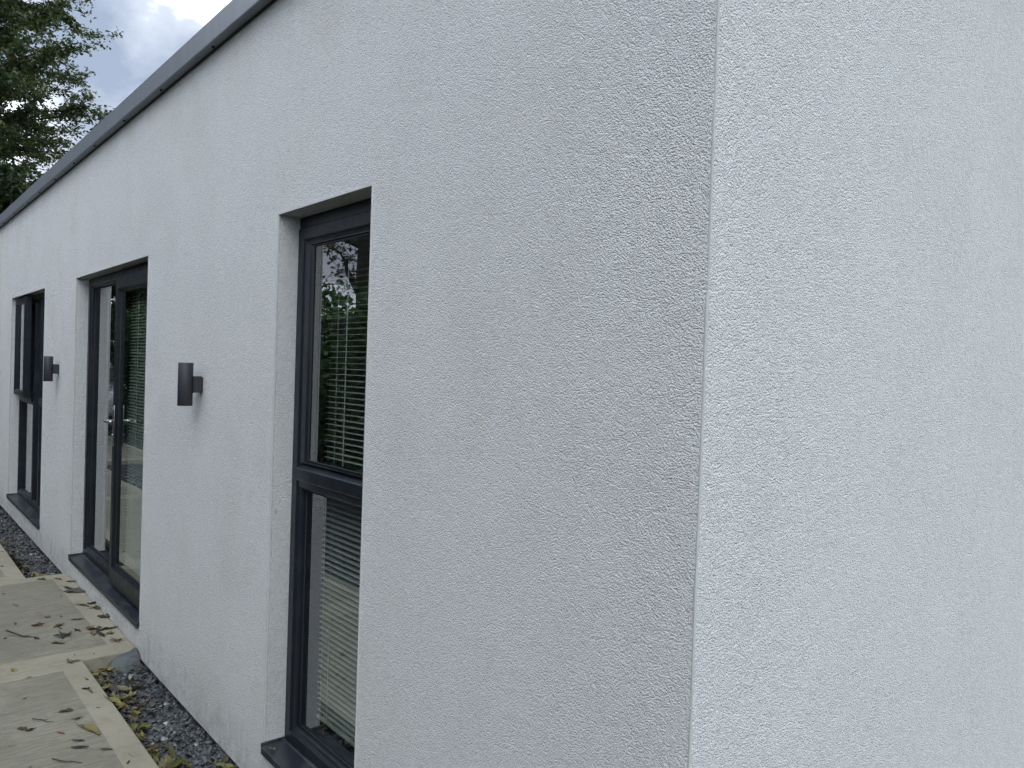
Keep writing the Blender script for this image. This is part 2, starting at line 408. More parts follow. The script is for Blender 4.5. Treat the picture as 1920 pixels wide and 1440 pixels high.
def wall_facade():
    xs = sorted([XL, *W1, *DR, *W3, XC]); zs = [BASE, SILL-.03, HEAD, EAVE+.07]
    ops = [W1, DR, W3]
    V, F, idx = [], [], {}
    def v(x, y, z):
        if x == XC and y > 0: x = XC-TH
        k = (round(x, 5), round(y, 5), round(z, 5))
        if k not in idx: idx[k] = len(V); V.append(k)
        return idx[k]
    def hole(i, j): return j == 1 and any(abs(xs[i]-o[0]) < 1e-6 for o in ops)
    for i in range(len(xs)-1):
        for j in range(3):
            x0, x1, z0, z1 = xs[i], xs[i+1], zs[j], zs[j+1]
            if hole(i, j):
                F.append((v(x0, 0, z0), v(x0, TH, z0), v(x0, TH, z1), v(x0, 0, z1)))
                F.append((v(x1, 0, z0), v(x1, 0, z1), v(x1, TH, z1), v(x1, TH, z0)))
                F.append((v(x0, 0, z1), v(x0, TH, z1), v(x1, TH, z1), v(x1, 0, z1)))
                F.append((v(x0, 0, z0), v(x1, 0, z0), v(x1, TH, z0), v(x0, TH, z0)))
            else:
                F.append((v(x0, 0, z0), v(x1, 0, z0), v(x1, 0, z1), v(x0, 0, z1)))
                F.append((v(x1, TH, z0), v(x0, TH, z0), v(x0, TH, z1), v(x1, TH, z1)))
            if j == 0: F.append((v(x0, 0, z0), v(x0, TH, z0), v(x1, TH, z0), v(x1, 0, z0)))
    return mesh_obj('wall', V, F, MR, B)
tag(wall_facade(), 'white rendered front wall with the windows and door')
def quadwall(pts, mat=MR):
    """vertical wall prism from a plan polygon"""
    n = len(pts); V = [(x, y, BASE) for x, y in pts]+[(x, y, EAVE+.07) for x, y in pts]
    F = [(i, (i+1) % n, n+(i+1) % n, n+i) for i in range(n)]+[tuple(range(n-1, -1, -1)), tuple(range(n, 2*n))]
    return mesh_obj('wall', V, F, mat, B)
tag(quadwall([(XC, 0), (XC, YB), (XC-TH, YB-TH), (XC-TH, TH)]), 'white rendered end wall past the corner')
quadwall([(XL, 0), (XL+TH, TH), (XL+TH, YB-TH), (XL, YB)])
quadwall([(XL, YB), (XL+TH, YB-TH), (XC-TH, YB-TH), (XC, YB)])
prism('plinth', [(XL+.06, .05), (XC-.05, .05), (XC-.05, YB-.05), (XL+.06, YB-.05)], 'z', -.45, BASE-.001, MPLINTH, B)
def corner_bead():
    rb = random.Random(9); n = 90; za, zb = BASE-.0005, EAVE+.05; wx = wy = 0.
    prof = [(-.0040, .0005), (-.0038, -.0006), (-.0014, -.0012), (.0004, -.0006), (.0010, .0010), (.0006, .0036), (-.0005, .0040), (-.002, .002)]
    bm = bmesh.new(); rows = []
    for i in range(n+1):
        wx = wx*.8+rb.gauss(0, .00028); wy = wy*.8+rb.gauss(0, .00028); w_ = 1.+rb.gauss(0, .10)-(.5 if rb.random() < .05 else 0)
        rows.append([bm.verts.new((XC+(p*w_ if k not in (0, 6, 7) else p)+wx*(k in (2, 3, 4)), (q*w_ if k not in (0, 6, 7) else q)+wy*(k in (1, 2, 3)), za+(zb-za)*i/n)) for k, (p, q) in enumerate(prof)])
    for a, b in zip(rows[:-1], rows[1:]):
        for k in range(8): bm.faces.new((a[k], a[(k+1) % 8], b[(k+1) % 8], b[k]))
    bm.faces.new(rows[0]); bm.faces.new(rows[-1][::-1])
    return bm_obj('corner_bead', bm, MCB, B)
corner_bead()
box('roof', XL+.02, XC-.02, .02, YB-.02, EAVE+.072, EAVE+.085, MROOF, B)
box('ceiling', XL+TH+.002, XC-TH-.002, TH+.002, YB-TH-.002, 2.55, 2.60, MINT, B)
box('floor', XL+TH+.002, XC-TH-.002, TH+.002, YB-TH-.002, .0, .10, MFLOOR, B)
for xp in (-3.9, -7.2):
    box('partition', xp-.06, xp+.06, TH+.003, 4.6, .101, 2.549, MINT, B)
box('partition', XL+TH+.003, XC-TH-.003, 4.61, 4.72, .101, 2.549, MINT, B)

# roof edge trim: one folded metal profile along each visible side, with fixings in its underside
FY = -.047
fp = [(.0, EAVE), (FY, EAVE), (FY-.002, EAVE-.004), (FY-.004, EAVE), (FY-.004, EAVE+.098), (FY+.004, EAVE+.104), (.03, EAVE+.104), (.03, EAVE+.075), (0, EAVE+.075)]
fas = prism('fascia', fp, 'x', XL-.05, XC+.05, MFA, B)
prism('fascia', [(XC-p, q) for p, q in fp], 'y', -.0515, YB+.05, MFA, B)
prism('eave_shade_strip', [(-.0015, EAVE-.006), (-.0015, EAVE-.0005), (-.010, EAVE-.0005), (-.008, EAVE-.006)], 'x', XL, XC-.002, MBLK, B)  # solid black strip added below the soffit, standing in for shade
scr = None
for x in (-12.4, -11.8, -11.05, -10.235, -9.444, -8.658, -8.015, -7.309, -6.585, -5.923, -5.159, -4.416, -3.634, -2.9, -2.2, -1.5):
    if scr is None:
        bm = bmesh.new(); cyl(bm, (0, 0, 0), (0, 0, -.006), .008, .006, 8); cyl(bm, (0, 0, -.006), (0, 0, -.0095), .0045, .004, 6)
        scr = bm_obj('screw', bm, MBLK, B); s_ = scr
    else:
        s_ = scr.copy(); COL.objects.link(s_); s_.parent = B
    s_.location = (x, -.024+random.Random(int(x*100)).uniform(-.004, .004), EAVE)

# window and door pieces
FRP = [(0, .20), (0, .0865), (.0035, .083), (.044, .083), (.0475, .0865), (.0475, .0905), (.051, .094), (.0635, .097), (.068, .102), (.068, .20)]
SASHP = [(0, .11), (0, .0585), (.004, .054), (.034, .054), (.050, .066), (.056, .074), (.058, .082), (.058, .11)]
LEAFP = [(0, .118), (0, .048), (.004, .044), (.054, .044), (.0575, .0475), (.0575, .054), (.064, .060), (.064, .118)]
def pane(x0, x1, z0, z1, parent, y=GY, th=.024):
    return box('pane', x0, x1, y, y+th, z0, z1, MG, parent)
def gasket(x0, x1, z0, z1, parent, y=GY):
    return ring('gasket', x0, x1, z0, z1, [(0, y-.004), (.005, y-.006), (.007, y-.001), (0, y-.001)], MBLK, parent)
def sill(x0, x1, parent, name='sill'):
    bm = bmesh.new()
    prof = [(.084, SILL+.004), (.079, SILL+.004), (.074, SILL), (-.008, SILL-.006), (-.0125, SILL-.010), (-.0125, SILL-.034), (-.0095, SILL-.034), (-.0095, SILL-.012), (.084, SILL-.006)]
    n = len(prof); a, b = x0+.0015, x1-.0015
    v0 = [bm.verts.new((a, p, q)) for p, q in prof]; v1 = [bm.verts.new((b, p, q)) for p, q in prof]
    bm.faces.new(v0); bm.faces.new(v1[::-1])
    for i in range(n): bm.faces.new((v0[i], v0[(i+1) % n], v1[(i+1) % n], v1[i]))
    for xa, xb in ((a-.0005, a+.006), (b-.006, b+.0005)):   # upstand end caps
        bbox(bm, xa, xb, -.0135, .083, SILL-.007, SILL+.009, .001, 1)
    return bm_obj(name, bm, MS, parent)
def bead_ring(x0, x1, parent):
    bm = bmesh.new()
    for a, b, c, d in ((x0-.0055, x0+.0014, SILL+.004, HEAD+.0055), (x1-.0014, x1+.0055, SILL+.004, HEAD+.0055), (x0+.0014, x1-.0014, HEAD-.0014, HEAD+.0055)):
        bbox(bm, a, b, -.0016, .006, c, d, .0008, 1)
    return bm_obj('edge_bead', bm, MBEAD, parent)
TRP = [(.20, .056), (.106, .056), (.098, .048), (.0745, .036), (.0705, .031), (.0705, -.010), (.0745, -.016), (.083, -.019), (.083, -.040), (.0935, -.044), (.097, -.050), (.102, -.054), (.20, -.054)]
def transom(x0, x1, zc, parent):
    return prism('transom', [(y, zc+q) for y, q in TRP], 'x', x0, x1, MF, parent)
def reveal_lining(x0, x1, parent):
    """white plastered inner reveal"""
    bm = bmesh.new()
    for a, b in ((x0+.001, x0+.012), (x1-.012, x1-.001)): bbox(bm, a, b, .203, .2240, SILL, HEAD-.014)
    bbox(bm, x0+.001, x1-.001, .203, .2240, HEAD-.013, HEAD-.001)
    bbox(bm, x0+.001, x1-.001, .203, .2240, SILL-.028, SILL-.002)
    return bm_obj('inner_lining', bm, MINT, parent)

# --- nearest tall window
x0, x1 = W1
w = ring('window', x0+.003, x1-.003, SILL+.002, 2.200, FRP, MF, B); tag(w, 'nearest tall narrow window in two panes')
prism('head_trim', [(.089, 2.2005), (.089, HEAD-.002), (.20, HEAD-.002), (.20, 2.2005)], 'x', x0+.003, x1-.003, MF, w)
transom(x0+.003+.0682, x1-.003-.0682, 1.222, w)
xa, xb = x0+.069, x1-.069
ring('sash', xa, xb, 1.2765, 2.1335, [(0, .150), (0, .0885), (.003, .0855), (.038, .0855), (.041, .0885), (.046, .0915), (.052, .0935), (.052, .150)], MF, w, .14, .14)
pane(xa+.0525, xb-.0525, 1.284, 2.126, w, .0955); gasket(xa+.053, xb-.053, 1.2845, 2.1255, w, .0955)
pane(xa, xb, .219, 1.169, w); gasket(xa+.002, xb-.002, .222, 1.166, w)
sill(x0, x1, w); bead_ring(x0, x1, B); reveal_lining(x0, x1, B)
bm = bmesh.new(); cyl(bm, (x0+.10, .079, 2.02), (x0+.10, .0835, 2.02), .004, .004, 8)

# --- glazed door with side light
x0, x1 = DR
w = ring('door_frame', x0+.003, x1-.003, SILL+.002, HEAD-.002, [(t, y) for t, y in FRP], MF, B); tag(w, 'door frame with tall fixed side light')
prism('mullion', [(-5.622, .20), (-5.622, .094), (-5.617, .083), (-5.557, .083), (-5.557, .20)], 'z', SILL+.0705, HEAD-.0705, MF, w)
pane(x0+.07, -5.620, SILL+.0695, HEAD-.0695, w); gasket(x0+.072, -5.624, SILL+.073, HEAD-.073, w)
sill(x0, x1, w); bead_ring(x0, x1, B); reveal_lining(x0, x1, B)
d = ring('door', -5.575, -4.698, .166, 2.192, LEAFP, MF, B, 2.05, 1.45); tag(d, 'glazed door leaf standing proud of its frame')
box('pane', -5.5115, -4.7615, .068, .092, .2965, 2.1, MG, d)
ring('gasket', -5.5105, -4.7625, .2980, 2.0985, [(0, .0635), (.005, .0615), (.007, .067), (0, .067)], MBLK, d)
def handle(ysurf, out_, parent):
    s = -1 if out_ else 1
    bm = bmesh.new()
    a, b = sorted((ysurf, ysurf+s*.007)); bbox(bm, -5.549, -5.513, a, b, 1.075, 1.345, .003)
    cyl(bm, (-5.531, ysurf+s*.007, 1.243), (-5.531, ysurf+s*.052, 1.243), .0105, .0095, 14)
    tube(bm, [(-5.543, ysurf+s*.052, 1.243), (-5.497, ysurf+s*.055, 1.244), (-5.447, ysurf+s*.052, 1.245), (-5.409, ysurf+s*.046, 1.245)], [.0105, .010, .0095, .008], 14)
    cyl(bm, (-5.531, ysurf+s*.007, 1.150), (-5.531, ysurf+s*.012, 1.150), .0085, .0085, 12)
    cyl(bm, (-5.531, ysurf+s*.007, 1.325), (-5.531, ysurf+s*.010, 1.325), .006, .005, 10)
    return bm_obj('handle', bm, MCHROME, parent, True)
handle(.044, True, d); handle(.118, False, d)

# --- far window, three lights, one casement ajar
x0, x1 = W3
w = ring('window', x0+.003, x1-.003, SILL+.002, HEAD-.002, FRP, MF, B); tag(w, 'far window in three lights with one casement ajar')
for xm in (-8.825, -8.50):
    prism('mullion', [(xm-.036, .20), (xm-.036, .097), (xm-.022, .083), (xm+.022, .083), (xm+.036, .097), (xm+.036, .20)], 'z', SILL+.0705, HEAD-.0705, MF, w)
xs3 = [(x0+.0712, -8.8615), (-8.7885, -8.5365), (-8.4635, x1-.0712)]
for k, (a, b) in enumerate(xs3):
    if k == 1:
        pane(a-.001, b+.001, SILL+.0695, HEAD-.0695, w)
    else:
        transom(a, b, 1.205, w); pane(a-.001, b+.001, SILL+.0695, 1.152, w)
        if k == 2: pane(a-.001, b+.001, 1.259, HEAD-.0695, w)
hx = x0+.045
cas = ring('casement', 0, .862, 0, .99, [(t, y-.11) for t, y in SASHP], MF, w)
cas.location = (hx, .083, 1.232); cas.rotation_euler = (0, 0, R(-2.3))
V, F = [], []
bm = bmesh.new(); bbox(bm, .056, .806, -.030, -.006, .056, .934); cp = bm_obj('pane', bm, MG, w); cp.location = cas.location; cp.rotation_euler = cas.rotation_euler
sill(x0, x1, w); bead_ring(x0, x1, B); reveal_lining(x0, x1, B)

# ------------------------------------------------------------------ venetian blinds
def make_slat(L, tilt, wd=.025):
    n = 4; V, F = [], []
    for i in range(n+1):
        t = (i/n-.5); y = t*wd; z = .0022*(1-(2*t)**2)
        for th in (0, .0004): V.append((0, y, z-th))
    m = len(V)
    V += [(L, y, z) for _, y, z in V]
    for i in range(n):
        F.append((2*i, 2*i+2, m+2*i+2, m+2*i)); F.append((2*i+1, m+2*i+1, m+2*i+3, 2*i+3))
    F += [(0, m, m+1, 1), (2*n, 2*n+1, m+2*n+1, m+2*n)]
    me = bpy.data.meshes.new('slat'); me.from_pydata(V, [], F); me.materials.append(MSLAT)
    return me
def blind(x0, x1, y, z0, z1, pitch, tilt, label, seed, cords=(.22, .78)):
    rnd = random.Random(seed)
    b = empty('venetian_blind', (x0, y, z1)); tag(b, label, 'blind', 'venetian blinds behind the glass')
    L = x1-x0
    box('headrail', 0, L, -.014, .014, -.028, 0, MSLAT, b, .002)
    me = make_slat(L, tilt); n = int((z1-z0-.06)/pitch)
    for i in range(n):
        o = bpy.data.objects.new('slat', me); COL.objects.link(o); o.parent = b
        o.location = (0, 0, -.045-i*pitch+rnd.uniform(-.0006, .0006)); o.rotation_euler = (tilt+rnd.gauss(0, .02), rnd.gauss(0, .0008), 0)
    zb = -.045-n*pitch
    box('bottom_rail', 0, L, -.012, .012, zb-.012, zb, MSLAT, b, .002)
    for c in cords:
        for yy in (-.0135, .0135):
            bm = bmesh.new(); cyl(bm, (c*L, yy, zb), (c*L, yy, -.02), .0011, .0011, 5); bm_obj('cord', bm, MCORD, b)
    bm = bmesh.new(); cyl(bm, (.30*L, -.018, -1.1), (.30*L, -.017, -.02), .0022, .0022, 6); bm_obj('wand', bm, MCORD, b)
    return b
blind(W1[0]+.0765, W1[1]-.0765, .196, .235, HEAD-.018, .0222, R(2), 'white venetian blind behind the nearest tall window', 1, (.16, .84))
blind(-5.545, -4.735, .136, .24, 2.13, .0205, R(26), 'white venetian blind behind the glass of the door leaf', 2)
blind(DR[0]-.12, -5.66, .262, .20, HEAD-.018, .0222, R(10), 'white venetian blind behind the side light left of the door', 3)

# ------------------------------------------------------------------ wall lights
def wall_light(xc, label):
    e_ = empty('wall_light', (xc, 0, 1.549)); tag(e_, label, 'wall light', 'cylinder wall lights on the front wall')
    bm = bmesh.new(); r_ = .0335; y = -.073; zt, zb = .101, -.101; seg = 40
    prof = [(r_-.004, zb+.006), (r_-.003, zb), (r_-.0008, zb), (r_, zb+.001), (r_, zt-.001), (r_-.0008, zt), (r_-.003, zt), (r_-.004, zt-.006)]
    rows = [[bm.verts.new((rr*math.cos(2*math.pi*k/seg), y+rr*math.sin(2*math.pi*k/seg), z)) for k in range(seg)] for rr, z in prof]
    for a, b in zip(rows[:-1], rows[1:]):
        for k in range(seg):
            f = bm.faces.new((a[k], a[(k+1) % seg], b[(k+1) % seg], b[k])); f.smooth = True
    bm_obj('lamp_body', bm, MLAMP, e_)
    for z, nm in ((zt-.006, 'lens'), (zb+.004, 'lens')):
        bm = bmesh.new(); cyl(bm, (0, y, z), (0, y, z+.002), r_-.0042, None, 32); bm_obj(nm, bm, MLENS, e_)
    bm = bmesh.new(); bbox(bm, -.028, .028, -.0395, -.004, -.0385, .0385, .0025, 2); bm_obj('bracket', bm, MLAMP, e_)
    bm = bmesh.new(); bbox(bm, -.024, .024, -.004, .0, -.034, .034); bm_obj('gasket', bm, MBLK, e_)
    bm = bmesh.new(); bbox(bm, -.0285, .0285, -.046, -.040, -.0395, .0395, .001, 1); bm_obj('saddle', bm, MLAMP, e_)
    return e_
wall_light(-3.742, 'dark grey cylinder wall light between the nearest window and the door')
wall_light(-7.140, 'dark grey cylinder wall light between the door and the far window')

# ------------------------------------------------------------------ slate chippings
def chips(name, n, areas, seed):
    rs = np.random.RandomState(seed); k = 6
    V = np.zeros((n, 2*k, 3), np.float32)
    ang = (np.arange(k)[None, :]+rs.uniform(-.32, .32, (n, k)))*2*np.pi/k
    L = rs.gamma(5., .0024, n)+.004; asp = rs.uniform(.38, .85, n); th = L*rs.uniform(.10, .34, n)
    rad = rs.uniform(.72, 1.15, (n, k))
    X = np.cos(ang)*rad*L[:, None]; Y = np.sin(ang)*rad*(L*asp)[:, None]
    top = rs.uniform(.70, 1.0, (n, k)); zz = th[:, None]*(.5+.35*rs.uniform(-1, 1, (n, k)))
    V[:, :k, 0] = X*top; V[:, :k, 1] = Y*top; V[:, :k, 2] = zz
    V[:, k:, 0] = X; V[:, k:, 1] = Y; V[:, k:, 2] = -th[:, None]*.5
    rz = rs.uniform(0, 2*np.pi, n); tx = rs.normal(0, .38, n); ty = rs.normal(0, .38, n)
    def rot(a, i, j):
        c, s = np.cos(a)[:, None], np.sin(a)[:, None]; p, q = V[:, :, i].copy(), V[:, :, j].copy()
        V[:, :, i] = c*p-s*q; V[:, :, j] = s*p+c*q
    rot(tx, 1, 2); rot(ty, 0, 2); rot(rz, 0, 1)
    ws = np.array([a[6] for a in areas]); pick = rs.choice(len(areas), n, p=ws/ws.sum())
    A = np.array([a[:6] for a in areas])[pick]
    u, v_ = rs.rand(n), rs.rand(n)
    x = A[:, 0]+u*(A[:, 1]-A[:, 0]); y = A[:, 2]+v_*(A[:, 3]-A[:, 2])
    z = A[:, 4]+rs.rand(n)*(A[:, 5]-A[:, 4])+.010*np.sin(x*5.1+y*7)+.006*np.sin(x*13.+2*y)
    V[:, :, 0] += x[:, None]; V[:, :, 1] += y[:, None]; V[:, :, 2] += z[:, None]
    base = np.arange(n)[:, None]*2*k
    quads = np.array([[i, (i+1) % k, k+(i+1) % k, k+i] for i in range(k)])[:, ::-1]
    Fq = (base[:, :, None]+quads[None]).reshape(-1, 4); Ft = base+np.arange(k)[None]
    me = bpy.data.meshes.new(name)
    nq, nt_ = len(Fq), len(Ft)
    me.vertices.add(n*2*k); me.vertices.foreach_set('co', V.reshape(-1))
    me.loops.add(nq*4+nt_*k); me.loops.foreach_set('vertex_index', np.concatenate([Fq.reshape(-1), Ft.reshape(-1)]).astype(np.int32))
    me.polygons.add(nq+nt_)
    me.polygons.foreach_set('loop_start', np.concatenate([np.arange(nq)*4, nq*4+np.arange(nt_)*k]).astype(np.int32))
    me.polygons.foreach_set('loop_total', np.concatenate([np.full(nq, 4), np.full(nt_, k)]).astype(np.int32))
    me.update(calc_edges=True); me.validate(); me.materials.append(MCHIP)
    o = link(bpy.data.objects.new(name, me)); return o
c1 = chips('slate_chippings', 15000, [(-4.70, -2.3, -.29, .045, -.115, -.082, 6.), (-10.8, -6.60, -.28, .045, -.115, -.078, 5.5)], 5)
tag(c1, 'dark blue grey slate chippings filling the strip along the wall', 'gravel', None, 'stuff')
c2 = chips('slate_chippings', 9000, [(-12., -1., -1.9, -1.37, -.06, -.03, 1.)], 6)
tag(c2, 'dark slate chippings on the far side of the path', 'gravel', None, 'stuff')

# ------------------------------------------------------------------ the slate rock at the slab corner
bm = bmesh.new(); rr = random.Random(4)
bot = [(-4.83, -.150), (-4.745, -.205), (-4.62, -.190), (-4.545, -.100), (-4.560, -.012), (-4.67, .012), (-4.78, .004)]
mid_ = [(-4.815, -.135), (-4.755, -.178), (-4.640, -.160), (-4.585, -.090), (-4.590, -.012), (-4.68, .004), (-4.77, .000)]
top_ = [(-4.775, -.105), (-4.735, -.140), (-4.665, -.122), (-4.622, -.070), (-4.612, -.020), (-4.69, -.006), (-4.74, -.025)]
zm_ = [-.055, -.070, -.062, -.052, -.034, -.034, -.040]; zt_ = [-.026, -.034, -.022, -.014, .002, .006, -.006]
rows = [[bm.verts.new((x, y, -.125)) for x, y in bot], [bm.verts.new((x+rr.uniform(-.008, .008), y, z)) for (x, y), z in zip(mid_, zm_)], [bm.verts.new((x, y, z)) for (x, y), z in zip(top_, zt_)]]
for a, b in zip(rows[:-1], rows[1:]):
    for k in range(7): bm.faces.new((a[k], a[(k+1) % 7], b[(k+1) % 7], b[k]))
ctr = bm.verts.new((-4.675, -.066, -.006))
for k in range(7): bm.faces.new((rows[-1][k], rows[-1][(k+1) % 7], ctr))
bm.faces.new(rows[0][::-1])
bmesh.ops.triangulate(bm, faces=bm.faces[:])
bmesh.ops.bevel(bm, geom=bm.edges[:], offset=.0015, segments=1, affect='EDGES')
tag(bm_obj('rock', bm, MROCK), 'large broken grey slate stone wedged at the slab corner by the wall', 'stone')

# ------------------------------------------------------------------ fallen leaves
rl = random.Random(11)
def leaf_mesh(kind, seed):
    r_ = random.Random(seed); V, F = [], []
    if kind == 'lobed':
        n = 5; outl = []
        for i in range(n):
            a = math.pi*(.98*(i/(n-1))*1.5-.25)
            Lr = (.30, .46, .56, .46, .30)[i]*r_.uniform(.85, 1.12)
            outl.append((a-.16, Lr*.62)); outl.append((a, Lr)); outl.append((a+.16, Lr*.62))
            if i < n-1: outl.append((a+math.pi*1.47/(n-1)/2, .17*r_.uniform(.8, 1.2)))
        outl.append((math.pi*1.5, .05))
        V.append((0, 0, .0)); ph = r_.uniform(0, 6)
        for a, q in outl:
            x, y = q*math.sin(a)*-1, q*math.cos(a)
            V.append((x*1.0, y, .16*q*math.sin(2*a+ph)+.10*q+r_.uniform(-.03, .03)))
        m = len(outl)
        F = [(0, 1+i, 1+(i+1) % m) for i in range(m)]
        k = len(V); V += [(-.02, -.012, 0), (-.02, .012, 0), (.42, .05, .05), (.42, .03, .05)]; F.append((k, k+1, k+2, k+3))
    else:
        st = 8; wd = {'ovate': .27, 'narrow': .15, 'curl': .25, 'scrap': .36}[kind]
        bend = r_.uniform(-.5, .8) if kind != 'curl' else r_.uniform(1.2, 2.2); fold = r_.uniform(.1, .5) if kind != 'curl' else r_.uniform(.5, 1.1)
        side = r_.uniform(-.25, .25)
        for i in range(st+1):
            t = i/st; wv = wd*math.sin(math.pi*min(1, t*.94+.03))**.75*(1-.25*t)*r_.uniform(.86, 1.08)
            x = -.5+t
            zc = .16*bend*((t-.5)**2)*4*.5
            yc = side*math.sin(math.pi*t)*.4
            for sgn in (-1, -.5, 0, .5, 1):
                V.append((x, yc+sgn*wv*math.cos(fold*abs(sgn))+r_.uniform(-.02, .02), zc+abs(sgn)*wv*math.sin(fold)*(1.+.5*math.sin(i*1.3+seed+2*sgn))+r_.uniform(-.03, .03)))
        for i in range(st):
            for j in range(4): F.append((i*5+j, (i+1)*5+j, (i+1)*5+j+1, i*5+j+1))
        k = len(V)
        V += [(-.78, -.012, .05), (-.78, .012, .05), (-.49, .014, V[2][2]), (-.49, -.014, V[2][2])]; F.append((k, k+1, k+2, k+3))
    zmin = min(v[2] for v in V); V = [(x, y, z-zmin) for x, y, z in V]
    me = bpy.data.meshes.new('fallen_leaf'); me.from_pydata(V, [], F); me.update()
    me.polygons.foreach_set('use_smooth', [True]*len(me.polygons)); return me
def twig_mesh(seed):
    r_ = random.Random(seed); bm = bmesh.new(); p = [(-.5+i/4, r_.uniform(-.05, .05), .02+r_.uniform(0, .03)) for i in range(5)]
    tube(bm, p, [.022, .02, .018, .014, .008], 5)
    cyl(bm, p[2], (p[2][0]+.14, p[2][1]+.10, .04), .012, .006, 5)
    me = bpy.data.meshes.new('twig'); bm.to_mesh(me); bm.free(); return me
_cache = {}
def leaf(x, y, z, size, kind, colr, label, group=None, rz=None, tilt=.12, seed=None):
    key = (kind, colr, (seed if seed is not None else rl.randrange(4)))
    if key not in _cache:
        me = twig_mesh(key[2]+5) if kind == 'twig' else leaf_mesh(kind, key[2]*7+len(kind))
        me.materials.append(LEAFM[colr]); _cache[key] = me
    nm = 'twig' if kind == 'twig' else 'fallen_leaf'
    o = bpy.data.objects.new(nm, _cache[key]); COL.objects.link(o)
    o.location = (x, y, z+.001); o.scale = (size,)*3
    o.rotation_euler = (rl.gauss(0, tilt), rl.gauss(0, tilt), rl.uniform(0, 6.28) if rz is None else rz)
    tag(o, label, 'twig' if kind == 'twig' else 'leaf', group); return o

